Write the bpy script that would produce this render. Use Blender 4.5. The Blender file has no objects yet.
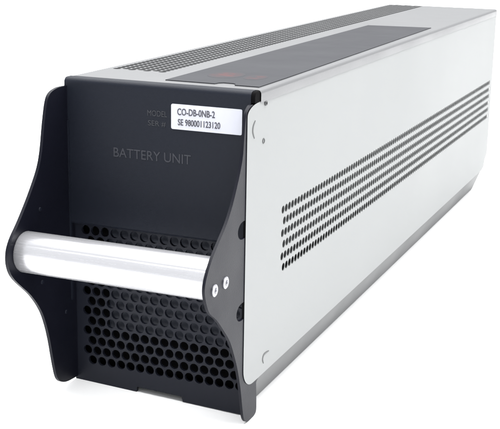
import bpy, bmesh, math
from mathutils import Vector, Matrix
S = 0.165                       # metres per model unit (unit = height of the battery unit)
W, D = 0.6185, 3.476
scene = bpy.context.scene
col = scene.collection
SLOPE = 0.034                   # the table top falls very slightly to the right

# ------------------------------------------------------------------ materials
def srgb(r, g, b):
    f = lambda c: c/12.92 if c <= .04045 else ((c+.055)/1.055)**2.4
    return (f(r/255), f(g/255), f(b/255), 1)

def mat(name, c, rough=.5, metal=0., spec=.5, noise=0., nscale=40., bump=0., bscale=400., stretch=None, dirt=0., coat=0.):
    m = bpy.data.materials.new(name); m.use_nodes = True
    nt = m.node_tree; b = nt.nodes['Principled BSDF']
    b.inputs['Base Color'].default_value = (*c[:3], 1)
    b.inputs['Roughness'].default_value = rough
    b.inputs['Metallic'].default_value = metal
    b.inputs['Specular IOR Level'].default_value = spec
    b.inputs['Coat Weight'].default_value = coat
    tc = nt.nodes.new('ShaderNodeTexCoord')
    mp = nt.nodes.new('ShaderNodeMapping')
    nt.links.new(tc.outputs['Object'], mp.inputs['Vector'])
    if stretch: mp.inputs['Scale'].default_value = stretch
    if noise:
        n = nt.nodes.new('ShaderNodeTexNoise'); n.inputs['Scale'].default_value = nscale
        n.inputs['Detail'].default_value = 6
        nt.links.new(mp.outputs['Vector'], n.inputs['Vector'])
        mx = nt.nodes.new('ShaderNodeMix'); mx.data_type = 'RGBA'
        mx.inputs[6].default_value = (*[x*(1-noise) for x in c[:3]], 1)
        mx.inputs[7].default_value = (*[min(1, x*(1+noise)) for x in c[:3]], 1)
        nt.links.new(n.outputs['Fac'], mx.inputs[0])
        nt.links.new(mx.outputs[2], b.inputs['Base Color'])
        mr = nt.nodes.new('ShaderNodeMapRange')
        mr.inputs['To Min'].default_value = max(0.02, rough-.12); mr.inputs['To Max'].default_value = min(1, rough+.12)
        nt.links.new(n.outputs['Fac'], mr.inputs['Value'])
        nt.links.new(mr.outputs['Result'], b.inputs['Roughness'])
    if bump:
        n2 = nt.nodes.new('ShaderNodeTexNoise'); n2.inputs['Scale'].default_value = bscale
        n2.inputs['Detail'].default_value = 3
        nt.links.new(mp.outputs['Vector'], n2.inputs['Vector'])
        bp = nt.nodes.new('ShaderNodeBump'); bp.inputs['Strength'].default_value = bump
        bp.inputs['Distance'].default_value = .0004
        nt.links.new(n2.outputs['Fac'], bp.inputs['Height'])
        nt.links.new(bp.outputs['Normal'], b.inputs['Normal'])
    return m

M = dict(
    steel   = mat('painted_zinc_steel', (.256, .262, .262), .46, .08, .13, .05, 6, .06, 900),
    top     = mat('zinc_steel_cover', (.145, .146, .150), .38, .25, .5, .05, 12, .08, 700),
    chamfer = mat('bare_zinc_tray', (.075, .077, .079), .42, .5, .5, .12, 16),
    plastic = mat('charcoal_plastic', (.0080, .0099, .0162), .48, 0, .16, .12, 30, .25, 2600),
    mesh    = mat('charcoal_mesh', (.0090, .0104, .0165), .45, 0, .17, .1, 40, .1, 2000),
    bracket = mat('charcoal_painted_steel', (.0046, .0050, .0095), .42, 0, .155, .12, 30, .2, 2200),
    alu     = mat('satin_aluminium', (.54, .54, .56), .24, .66, .5, .03, 60, 0, 1, (1, 40, 40)),
    screw   = mat('bright_screw', (.42, .42, .45), .35, .8),
    recess  = mat('screw_recess', (.16, .16, .18), .4, .8),
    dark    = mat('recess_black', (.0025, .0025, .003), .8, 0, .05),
    liner   = mat('inner_grey', (.020, .021, .022), .6, .0, .2, .1, 20),
    core    = mat('battery_case', (.028, .032, .045), .5, 0, .2, .2, 14),
    glabel  = mat('grey_label_film', (.036, .037, .042), .5, 0, .10, .05, 30),
    wlabel  = mat('white_label', (.52, .53, .59), .45, 0, .4, .01, 60),
    ink     = mat('printed_ink', (.07, .07, .085), .6, 0, .2),
    greyink = mat('grey_print', (.029, .031, .038), .5, 0, .3),
    paleink = mat('pale_print', (.028, .030, .039), .5, 0, .3),
    red     = mat('faded_red_print', (.060, .036, .038), .5, 0, .10),
    ground  = mat('white_table', (.90, .90, .90), .7, 0, .1, .004, 3),
)

# ------------------------------------------------------------------ helpers
def obj(name, bm, m, parent=None, smooth=None, bevel=None):
    for v in bm.verts: v.co *= S
    bm.normal_update()
    me = bpy.data.meshes.new(name); bm.to_mesh(me); bm.free()
    for x in (m if isinstance(m, (list, tuple)) else [m]): me.materials.append(x)
    o = bpy.data.objects.new(name, me); col.objects.link(o)
    if parent is not None: o.parent = parent
    if smooth is not None:
        for p in me.polygons: p.use_smooth = True
        md = o.modifiers.new('edge', 'EDGE_SPLIT'); md.split_angle = math.radians(smooth)
    if bevel:
        md = o.modifiers.new('bevel', 'BEVEL'); md.width = bevel*S; md.segments = 3
        md.limit_method = 'ANGLE'; md.angle_limit = math.radians(40)
    return o

def box(bm, a, b, mi=0):
    x0, y0, z0 = a; x1, y1, z1 = b
    v = [bm.verts.new(p) for p in ((x0,y0,z0),(x1,y0,z0),(x1,y1,z0),(x0,y1,z0),(x0,y0,z1),(x1,y0,z1),(x1,y1,z1),(x0,y1,z1))]
    for f in ((3,2,1,0),(4,5,6,7),(0,1,5,4),(1,2,6,5),(2,3,7,6),(3,0,4,7)):
        bm.faces.new([v[i] for i in f]).material_index = mi

def prism(bm, pts, d, mi=0):
    """closed outline pts (3D) extruded by vector d"""
    a = [bm.verts.new(p) for p in pts]; b = [bm.verts.new(Vector(p)+Vector(d)) for p in pts]
    n = len(a)
    fs = [bm.faces.new(a), bm.faces.new(b[::-1])]
    for i in range(n): fs.append(bm.faces.new((a[i], b[i], b[(i+1) % n], a[(i+1) % n])))
    for f in fs: f.material_index = mi
    bmesh.ops.recalc_face_normals(bm, faces=fs)

def smooth_poly(pts, n=4):
    """closed Catmull-Rom through 2D points"""
    out = []; k = len(pts)
    for i in range(k):
        p0, p1, p2, p3 = (Vector(pts[(i+j-1) % k]) for j in range(4))
        for s in range(n):
            t = s/n
            out.append(.5*((2*p1)+(p2-p0)*t+(2*p0-5*p1+4*p2-p3)*t*t+(3*p1-p0-3*p2+p3)*t**3))
    return out

def open_smooth(pts, n=5):
    out = []; k = len(pts)
    g = lambda i: Vector(pts[max(0, min(k-1, i))])
    for i in range(k-1):
        p0, p1, p2, p3 = g(i-1), g(i), g(i+1), g(i+2)
        for s in range(n):
            t = s/n
            out.append(.5*((2*p1)+(p2-p0)*t+(2*p0-5*p1+4*p2-p3)*t*t+(3*p1-p0-3*p2+p3)*t**3))
    out.append(Vector(pts[-1])); return out

def perforated(bm, f, u0, v0, ncol, nrow, p, rs, r, flip, first=0, nseg=16):
    """staggered round holes; f maps (u,v) to 3D; covers [u0,u0+(ncol+.5)p] x [v0,v0+nrow*rs]"""
    def face(pts):
        q = [bm.verts.new(f(*a)) for a in pts]
        bm.faces.new(q[::-1] if flip else q)
    for j in range(nrow):
        va, vb = v0+j*rs, v0+(j+1)*rs
        off = p/2 if (j+first) % 2 else 0
        if off: face([(u0, va), (u0+p/2, va), (u0+p/2, vb), (u0, vb)])
        else:   face([(u0+ncol*p, va), (u0+ncol*p+p/2, va), (u0+ncol*p+p/2, vb), (u0+ncol*p, vb)])
        for i in range(ncol):
            ua = u0+off+i*p; ub = ua+p; cu, cv = (ua+ub)/2, (va+vb)/2
            q4 = nseg//4
            for q in range(4):
                arc = [(cu+r*math.cos((q*q4+k)*2*math.pi/nseg), cv+r*math.sin((q*q4+k)*2*math.pi/nseg)) for k in range(q4+1)]
                mid = [(ub, cv), (cu, vb), (ua, cv), (cu, va)]
                cor = [(ub, vb), (ua, vb), (ua, va), (ub, va)]
                face([mid[q], cor[q], mid[(q+1) % 4]]+arc[::-1])

def thicken(bm, d):
    """walls of depth d around every open edge (hole rims and outline)"""
    bmesh.ops.remove_doubles(bm, verts=bm.verts, dist=1e-5)
    ed = [e for e in bm.edges if len(e.link_faces) == 1]
    r = bmesh.ops.extrude_edge_only(bm, edges=ed)
    vs = [v for v in r['geom'] if isinstance(v, bmesh.types.BMVert)]
    bmesh.ops.translate(bm, verts=vs, vec=d)

def disc(bm, c, axis, r, h, n=24, mi=0, dome=0., inner=None):
    """short turned boss along +axis ('x' or '-y' or 'z')"""
    A = {'x': (Vector((1,0,0)), Vector((0,1,0)), Vector((0,0,1))), '-x': (Vector((-1,0,0)), Vector((0,-1,0)), Vector((0,0,1))),
         '-y': (Vector((0,-1,0)), Vector((1,0,0)), Vector((0,0,1))), 'z': (Vector((0,0,1)), Vector((1,0,0)), Vector((0,1,0)))}[axis]
    c = Vector(c); prof = [(r, 0), (r, h*.6), (r*.86, h)]
    if inner: prof += [(inner, h), (inner*.9, h*.3)]
    rings = []
    for rr, hh in prof:
        rings.append([bm.verts.new(c+A[0]*hh+A[1]*rr*math.cos(2*math.pi*k/n)+A[2]*rr*math.sin(2*math.pi*k/n)) for k in range(n)])
    fs = []
    for a, b in zip(rings, rings[1:]):
        for k in range(n): fs.append(bm.faces.new((a[k], a[(k+1) % n], b[(k+1) % n], b[k])))
    cap = bm.faces.new(rings[-1]); cap.material_index = 1 if inner else mi
    fs.append(cap)
    bmesh.ops.recalc_face_normals(bm, faces=fs)

def lettering(name, body, m, parent, u0, u1, v0, v1, place, depth=.0012, bold=0., shear=0.):
    """text mesh fitted to the box u0..u1, v0..v1 and mapped by place(u, v, w)"""
    cu = bpy.data.curves.new(name, 'FONT'); cu.body = body; cu.extrude = .02; cu.offset = bold; cu.shear = shear
    cu.resolution_u = 4
    t = bpy.data.objects.new(name, cu); col.objects.link(t)
    dg = bpy.context.evaluated_depsgraph_get(); dg.update()
    me = bpy.data.meshes.new_from_object(t.evaluated_get(dg))
    bpy.data.objects.remove(t); me.name = name
    xs = [v.co.x for v in me.vertices]; ys = [v.co.y for v in me.vertices]
    for v in me.vertices:
        u = u0+(v.co.x-min(xs))/(max(xs)-min(xs))*(u1-u0)
        w = v0+(v.co.y-min(ys))/(max(ys)-min(ys))*(v1-v0)
        v.co = Vector(place(u, w, (v.co.z+.02)/.04*depth))*S
    me.materials.clear(); me.materials.append(m)
    o = bpy.data.objects.new(name, me); col.objects.link(o); o.parent = parent
    return o

# ------------------------------------------------------------------ the thing
unit = bpy.data.objects.new('battery_unit', None); col.objects.link(unit)
unit.empty_display_size = .05
unit['label'] = 'long silver steel battery unit with charcoal mesh front and bar handle on white surface'
unit['category'] = 'battery unit'

T = .012                                         # sheet thickness drawn at edges
VP, VR, VH = .0275, .0375, .0130                  # vent pitch, row spacing, hole radius
NV = 116

# side panels -------------------------------------------------------
def side_panel(x, sgn, t):
    bm = bmesh.new()
    f = lambda y, z: (x, y, z)
    y0, z0 = .232, .398
    nr = 6
    y1, z1 = y0+(NV+.5)*VP, z0+nr*VR
    flip = sgn < 0
    perforated(bm, f, y0, z0, NV, nr, VP, VR, VH, flip, first=1, nseg=12)
    def face(pts):
        q = [bm.verts.new(f(*a)) for a in pts]
        bm.faces.new(q[::-1] if flip else q)
    zt, zb, yf, yr = .967, .118, -.050, D
    # front strip with two rounded corners
    def arc(cy, cz, ry, rz, a0, a1, n=8):
        return [(cy+ry*math.cos(math.radians(a0+(a1-a0)*k/n)), cz+rz*math.sin(math.radians(a0+(a1-a0)*k/n))) for k in range(n+1)]
    bot = arc(yf+.075, zb+.065, .075, .065, 180, 270)
    top = arc(yf+.085, zt-.030, .085, .030, 90, 180)
    face(bot+[(y0, zb), (y0, z0), (y0, z1), (y0, zt)]+top)
    face([(y0, z1), (y1, z1), (yr, z1), (yr, zt), (y0, zt)])
    face([(y0, zb), (yr-.13, zb), (yr-.07, zb+.012), (yr-.05, zb+.05), (yr, zb+.075), (yr, z0), (y1, z0), (y0, z0)])
    face([(y1, z0), (yr, z0), (yr, z1), (y1, z1)])
    thicken(bm, (-sgn*.0026, 0, 0))
    for v in bm.verts:                               # folded return along the front edge
        if v.co.y < .034 and abs(v.co.x-x) > .002: v.co.x = x-sgn*t
    bm.normal_update()
    for fc in bm.faces:                              # front edge walls coloured black as the shadow gap beside the bracket
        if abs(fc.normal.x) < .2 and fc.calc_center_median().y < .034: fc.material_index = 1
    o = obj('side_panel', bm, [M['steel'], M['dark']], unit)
    # pressed marks and small holes
    def mark(name, pts, w=.0035):
        b = bmesh.new()
        pl = open_smooth(pts, 4); L = []; R = []
        for i, p in enumerate(pl):
            t = (pl[min(i+1, len(pl)-1)]-pl[max(i-1, 0)]).normalized(); n = Vector((-t.y, t.x))
            ww = w*math.sin(math.pi*(.12+.76*i/(len(pl)-1)))
            L.append(p+n*ww); R.append(p-n*ww)
        out = L+R[::-1]
        prism(b, [(x-sgn*.001, q.x, q.y) for q in out], (sgn*.0022, 0, 0))
        return obj(name, b, M['chamfer'], o)
    mark('pressed_mark', [(.006, .918), (-.008, .905), (-.011, .888), (.001, .868)])
    mark('pressed_mark', [(.150, .176), (.112, .178), (.100, .166), (.108, .150)])
    b = bmesh.new(); disc(b, (x-sgn*.001, .071, .849), 'x' if sgn > 0 else '-x', .0085, .003, 16, 0, inner=.006)
    obj('rivet', b, [M['chamfer'], M['dark']], o)
    b = bmesh.new(); disc(b, (x-sgn*.001, .079, .958), 'x' if sgn > 0 else '-x', .0075, .006, 16, 0, inner=.0045)
    obj('rivet', b, [M['chamfer'], M['dark']], o)
    return o
side_panel(0, 1, .008)
side_panel(-W-.005, -1, .0035)

# top cover ---------------------------------------------------------
bm = bmesh.new()
f = lambda x, y: (x, y, 1.0)
tx0, ty0 = -.590, .236
NR = 7; TR = .0268
tx1, ty1 = tx0+NR*TR, ty0+(NV+.5)*VP
g = lambda u, v: (v, u, 1.0)
perforated(bm, g, ty0, tx0, NV, NR, VP, TR, .0131, True, nseg=12)
def face(pts, fn=f):
    q = [bm.verts.new(fn(*a)) for a in pts]
    fc = bm.faces.new(q)
    fc.normal_update()
    if fc.normal.z < 0: fc.normal_flip()
XL, XR, YF, YB = -W+.010, -.008, .040, D-.008
face([(XL, YF), (XR, YF), (XR, ty0), (tx1, ty0), (tx0, ty0), (XL, ty0)])
face([(XL, ty1), (tx0, ty1), (tx1, ty1), (XR, ty1), (XR, YB), (XL, YB)])
face([(XL, ty0), (tx0, ty0), (tx0, ty1), (XL, ty1)])
face([(tx1, ty0), (XR, ty0), (XR, ty1), (tx1, ty1)])
# rolled lips down both long sides (proud of the side panels) and the rear
def lip(prof):
    rows = [[bm.verts.new(p) for p in r] for r in prof]
    for a, b in zip(rows, rows[1:]):
        for k in range(len(a)-1): bm.faces.new((a[k], a[k+1], b[k+1], b[k]))
def roll(edge, out, zdrop, n=5):
    r = .011; pts = []
    for k in range(n+1):
        a = math.pi/2*k/n; pts.append((edge+out*r*math.sin(a), 1-r+r*math.cos(a)))
    pts.append((edge+out*r, 1-zdrop)); return pts
R_ = roll(XR, 1, .036); lip([[(x, YF, z) for x, z in R_], [(x, YB, z) for x, z in R_]])
L_ = roll(XL, -1, .036); lip([[(x, YB, z) for x, z in L_], [(x, YF, z) for x, z in L_]])
B_ = roll(YB, 1, .036); lip([[(XR, y, z) for y, z in B_], [(XL, y, z) for y, z in B_]])
bmesh.ops.remove_doubles(bm, verts=bm.verts, dist=1e-5)
# hole walls only (inside the sheet), plus lip undersides
ed = [e for e in bm.edges if len(e.link_faces) == 1 and all(abs(v.co.z-1) < 1e-4 for v in e.verts)]
r = bmesh.ops.extrude_edge_only(bm, edges=ed)
bmesh.ops.translate(bm, verts=[v for v in r['geom'] if isinstance(v, bmesh.types.BMVert)], vec=(0, 0, -.0022))
bmesh.ops.recalc_face_normals(bm, faces=bm.faces)
top = obj('top_cover', bm, M['top'], unit, smooth=35)

# grey film label on the top, its faded red print and pale clip notch
ZL = 1.0025
bm = bmesh.new()
prism(bm, [(-.322, .084, 1.0), (-.130-.032, .084, 1.0), (-.157, .104, 1.0), (-.146, .114, 1.0), (-.116, .114, 1.0), (-.104, .104, 1.0), (-.098, .084, 1.0), (-.022, .084, 1.0), (-.022, .3, 1.0), (-.040, 2.165, 1.0), (-.322, 2.125, 1.0)], (0, 0, .0025))
lab = obj('top_label', bm, M['glabel'], unit)
# (the print is rubbed down to a soft red stain: noise breaks it up inside the patch)
nt = M['red'].node_tree; pb = nt.nodes['Principled BSDF']
tc = nt.nodes.new('ShaderNodeTexCoord')
mp = nt.nodes.new('ShaderNodeMapping'); mp.inputs['Location'].default_value = (-.5, -.5, 0)
gd = nt.nodes.new('ShaderNodeVectorMath'); gd.operation = 'LENGTH'
nt.links.new(tc.outputs['Generated'], mp.inputs['Vector'])
sp = nt.nodes.new('ShaderNodeVectorMath'); sp.operation = 'MULTIPLY'; sp.inputs[1].default_value = (2, 2, 0)
nt.links.new(mp.outputs['Vector'], sp.inputs[0]); nt.links.new(sp.outputs[0], gd.inputs[0])
nz = nt.nodes.new('ShaderNodeTexNoise'); nz.inputs['Scale'].default_value = 330; nz.inputs['Detail'].default_value = 2
nt.links.new(tc.outputs['Object'], nz.inputs['Vector'])
fo = nt.nodes.new('ShaderNodeMapRange'); fo.inputs['From Min'].default_value = 1; fo.inputs['From Max'].default_value = .35
nt.links.new(gd.outputs['Value'], fo.inputs['Value'])
n3 = nt.nodes.new('ShaderNodeMapRange'); n3.inputs['From Min'].default_value = .36; n3.inputs['From Max'].default_value = .6
nt.links.new(nz.outputs['Fac'], n3.inputs['Value'])
ml = nt.nodes.new('ShaderNodeMath'); ml.operation = 'MULTIPLY'
nt.links.new(fo.outputs['Result'], ml.inputs[0]); nt.links.new(n3.outputs['Result'], ml.inputs[1])
mx = nt.nodes.new('ShaderNodeMix'); mx.data_type = 'RGBA'
mx.inputs[6].default_value = (.036, .037, .042, 1); mx.inputs[7].default_value = (.074, .035, .037, 1)
nt.links.new(ml.outputs[0], mx.inputs[0]); nt.links.new(mx.outputs[2], pb.inputs['Base Color'])
pb.inputs['Roughness'].default_value = .5; pb.inputs['Specular IOR Level'].default_value = .10
for a, b, c, d in ((-.262, .195, -.150, .345), (-.140, .205, -.070, .315)):
    bm = bmesh.new()
    prism(bm, [((a+c)/2+(c-a)/2*math.cos(t), (b+d)/2+(d-b)/2*math.sin(t), ZL-.0004) for t in (2*math.pi*k/40 for k in range(40))], (0, 0, .0006))
    obj('red_marking', bm, M['red'], lab)

# rear panel ----------------------------------------------------------
bm = bmesh.new()
box(bm, (-W+T, D-.03, .20), (-T, D-.002, .985))
obj('rear_panel', bm, M['steel'], unit, bevel=.004)

# base tray with sloped lower edges ------------------------------------
bm = bmesh.new()
yA, yB = .078, D-.115
zl = lambda x: -SLOPE*x+.001
prism(bm, [(.0-.0015, yA, .124), (-.048, yA, zl(-.048)), (-W+.048, yA, zl(-W+.048)), (-W+.0015, yA, .13), (-W+.013, yA, .14), (-.013, yA, .14)], (0, yB-yA, 0))
obj('base_tray', bm, M['chamfer'], unit, bevel=.012)

# liner seen through the vents
bm = bmesh.new()
box(bm, (-W+.045, .16, .16), (-.045, D-.0305, .955))
obj('inner_case', bm, M['liner'], unit)

# ------------------------------------------------------------------ front
# bezel: upper face, top bar, cheeks
bm = bmesh.new()
prism(bm, [(-W, 0, .555), *[(-W, .016-.016*math.cos(a), .984+.016*math.sin(a)) for a in (math.pi/2*k/7 for k in range(8))], (-W, .038, 1.0), (-W, .038, .55), (-W, .03, .545), (-W, .012, .546)], (W-.012, 0, 0))
box(bm, (-W+.0095, -.004, .30), (-W+.014, .004, .87))
bez = obj('front_bezel', bm, M['plastic'], unit, smooth=30)
bm = bmesh.new()
prism(bm, [(-.012, .001, .968), *[(-.012, .017-.016*math.cos(a), .983+.016*math.sin(a)) for a in (math.pi/2*k/7 for k in range(8))], (-.012, .038, .999), (-.012, .038, .968)], (.0125, 0, 0))
obj('end_cap', bm, M['dark'], unit, smooth=30)
lettering('lettering', 'BATTERY UNIT', M['paleink'], bez, -.452, -.197, .773, .801, lambda u, v, w: (u, -w, v))
lettering('lettering', 'MODEL', M['greyink'], bez, -.338, -.274, .906, .923, lambda u, v, w: (u, -w, v))
lettering('lettering', 'SER #', M['greyink'], bez, -.336, -.278, .876, .893, lambda u, v, w: (u, -w, v))

bm = bmesh.new()
def rrect(x0, x1, z0, z1, r, n=5):
    out = []
    for cx, cz, a in ((x1-r, z1-r, 0), (x0+r, z1-r, 90), (x0+r, z0+r, 180), (x1-r, z0+r, 270)):
        for k in range(n+1):
            t = math.radians(a+90*k/n); out.append((cx+r*math.cos(t), cz+r*math.sin(t)))
    return out
prism(bm, [(x, 0, z) for x, z in rrect(-.260, -.037, .874, .9475, .005)], (0, -.0025, 0))
npl = obj('nameplate', bm, M['wlabel'], unit)
lettering('lettering', 'CO-DB-0NB-2', M['ink'], npl, -.240, -.121, .916, .936, lambda u, v, w: (u, -.0025-w, v), bold=.012)
lettering('lettering', 'SE 980001123120', M['ink'], npl, -.238, -.104, .886, .905, lambda u, v, w: (u, -.0025-w, v), bold=.012)

# grille: perforated sheet with a plain border and a notched lower lip
YG = .030
GP, GR, GH = .0340, .0330, .0150
NC, NRW = 16, 14
gx0, gz0 = -.589, .0785
gx1, gz1 = gx0+(NC+.5)*GP, gz0+NRW*GR
bm = bmesh.new()
fg = lambda x, z: (x, YG, z)
perforated(bm, fg, gx0, gz0, NC, NRW, GP, GR, GH, False, first=1, nseg=12)
def gface(pts):
    bm.faces.new([bm.verts.new(fg(*a)) for a in pts])
lo = lambda x: -SLOPE*x*.75+.0035
gface([(-W, lo(-W)), (-.398, lo(-.398)), (-.396, .031), (-.240, .026), (-.236, lo(-.236)), (-.012, lo(0)), (-.012, gz0), (gx1, gz0), (gx0, gz0), (-W, gz0)])
gface([(-W, gz0), (gx0, gz0), (gx0, gz1), (-W, gz1)])
gface([(gx1, gz0), (-.012, gz0), (-.012, gz1), (gx1, gz1)])
gface([(-W, gz1), (gx0, gz1), (gx1, gz1), (-.012, gz1), (-.012, .553), (-W, .553)])
thicken(bm, (0, .010, 0))
obj('front_grille', bm, M['mesh'], unit)

# battery pack behind the grille
bm = bmesh.new()
box(bm, (-.512, .058, .195), (-.030, .158, .95))
obj('battery_pack', bm, M['core'], unit, bevel=.01)

# added black sheet round the pack, stands in for shade behind the holes
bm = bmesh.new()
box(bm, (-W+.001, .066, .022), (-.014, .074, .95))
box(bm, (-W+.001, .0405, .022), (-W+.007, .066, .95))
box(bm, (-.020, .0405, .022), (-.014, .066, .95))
obj('added_dark_backing', bm, M['dark'], unit)

# side brackets ------------------------------------------------------------
right = open_smooth([(-.012, .966), (-.030, .964), (-.055, .943), (-.066, .89), (-.078, .817), (-.128, .725), (-.176, .665), (-.224, .626), (-.270, .590),
         (-.299, .558), (-.317, .528), (-.320, .502), (-.308, .468), (-.286, .436), (-.240, .402), (-.192, .356), (-.147, .307),
         (-.113, .250), (-.089, .201), (-.066, .136), (-.048, .064), (-.036, .026), (-.012, .005), (.022, .002), (.050, .004), (.062, .016), (.060, .06), (.055, .125)], 4)
left = open_smooth([(.010, .974), (-.020, .975), (-.054, .974), (-.090, .964), (-.110, .940), (-.127, .880), (-.153, .773), (-.203, .696), (-.268, .621), (-.315, .574),
         (-.334, .537), (-.332, .495), (-.305, .452), (-.226, .382), (-.175, .320), (-.147, .262), (-.128, .200), (-.117, .150), (-.100, .085), (-.086, .060), (-.064, .045), (-.030, .036), (.028, .032)], 4)
BT = .010
def bracket(x, d, prof, back):
    bm = bmesh.new()
    prism(bm, [(x, p.x, p.y) for p in prof]+[(x, *b) for b in back], (d, 0, 0))
    return obj('side_bracket', bm, M['bracket'], unit, smooth=40, bevel=.0022)
def slot(y, z):                                   # round-ended cut-out open at the hidden rear edge
    return [(.029, z-.026)]+[(y-.036*math.sin(a), z-.026*math.cos(a)) for a in (math.pi*k/14 for k in range(15))]+[(.029, z+.026)]
br = bracket(-BT-.0005, BT-.0015, right, [(.040, .13), (.029, .2)]+slot(-.068, .371)+slot(-.066, .615)+[(.029, .95)])
bl = bracket(-W-.001, BT, left, [(.029, .2), (.029, .95)])

def screw(parent, y, z, x, axis, r=.0175):
    b = bmesh.new(); disc(b, (x, y, z), axis, r, .0045, 28, 0, inner=r*.5)
    obj('screw', b, [M['screw'], M['recess']], parent, smooth=40)
screw(br, -.259, .494, -.002, 'x'); screw(br, -.186, .495, -.002, 'x')
screw(bl, -.259, .494, -W-.001, '-x'); screw(bl, -.186, .495, -W-.001, '-x')
# tiny rivets on the inner face of the far bracket
for y, z in ((-.165, .63), (-.165, .405), (-.035, .27)):
    b = bmesh.new(); disc(b, (-W+BT-.002, y, z), 'x', .0065, .004, 14, 0)
    obj('rivet', b, M['plastic'], bl)

# handle: extruded bar between the brackets ---------------------------------
bm = bmesh.new()
HY, HZ, HR = -.252, .5235, .0605
n = 180; rings = []
for x in (-W+BT-.0005, -W+BT+.004, -BT-.006, -BT-.001):
    ring = []
    e = .0025 if x in (-W+BT-.0005, -BT-.001) else 0
    for k in range(n):
        a = 2*math.pi*k/n
        dg = math.degrees(a)                         # fine groove added to draw a grey reflection line along the upper third
        rr = HR-e-(.0009*max(0, 1-abs(dg-36)/3))
        ring.append(bm.verts.new((x, HY-rr*math.cos(a), HZ+rr*math.sin(a))))
    rings.append(ring)
for a, b in zip(rings, rings[1:]):
    for k in range(n): bm.faces.new((a[k], a[(k+1) % n], b[(k+1) % n], b[k]))
bm.faces.new(rings[0]); bm.faces.new(rings[-1])
bmesh.ops.recalc_face_normals(bm, faces=bm.faces)
obj('handle', bm, M['alu'], unit, smooth=35)

# ------------------------------------------------------------------ ground
bm = bmesh.new()
G = 220
q = [bm.verts.new((x, y, -SLOPE*x)) for x, y in ((-G, -G), (G, -G), (G, G), (-G, G))]
bm.faces.new(q)
gr = obj('ground', bm, M['ground']); gr['kind'] = 'structure'

# ------------------------------------------------------------------ light
w = bpy.data.worlds.new('World'); scene.world = w; w.use_nodes = True
w.node_tree.nodes['Background'].inputs['Color'].default_value = (.96, .98, 1, 1)
w.node_tree.nodes['Background'].inputs['Strength'].default_value = 1.0

def area(name, loc, target, sx, sy, watts, c=(1, 1, 1)):
    l = bpy.data.lights.new(name, 'AREA'); l.shape = 'RECTANGLE'; l.size = sx; l.size_y = sy; l.energy = watts; l.color = c
    o = bpy.data.objects.new(name, l); col.objects.link(o)
    o.location = loc
    o.rotation_euler = (Vector(target)-Vector(loc)).to_track_quat('-Z', 'Y').to_euler()
    return o
area('overhead_softbox', (0, .85, 1.7), (0, .85, 0), 3.6, 2.9, 122)
area('side_softbox', (2.2, .9, .9), (0, .35, .1), 1.4, 1.2, 21)
fl = area('added_front_floor_fill', (-.03, -.30, 1.25), (-.03, -.26, 0), 1.0, .85, 4.2)  # added fill lamp, lifts the shadow on the floor in front
fl.data.spread = math.radians(70)
bg = area('added_background_fill', (-1.6, 4.6, 3.2), (-1.6, 4.6, 0), 5, 3.5, 400)  # added unseen lamp, only there to whiten the far floor
bg.data.spread = math.radians(95)

# ------------------------------------------------------------------ camera
cam = bpy.data.cameras.new('Camera'); co = bpy.data.objects.new('Camera', cam); col.objects.link(co)
R = Matrix(((0.92233686, 0.38600431, 0.01718699), (-0.11263018, 0.22604179, 0.96758439), (0.36960677, -0.89437452, 0.25196241))).transposed()
co.matrix_world = Matrix.Translation(Vector((1.21594165, -2.9629817, 1.48001604))*S) @ R.to_4x4()
cam.sensor_fit = 'HORIZONTAL'; cam.sensor_width = 36; cam.lens = 36*1152.593/500
cam.clip_start = .01; cam.clip_end = 200
scene.camera = co
scene.view_settings.view_transform = 'Standard'; scene.view_settings.look = 'None'
scene.render.filter_size = 2.0
scene.view_settings.gamma = 1; scene.view_settings.exposure = 0
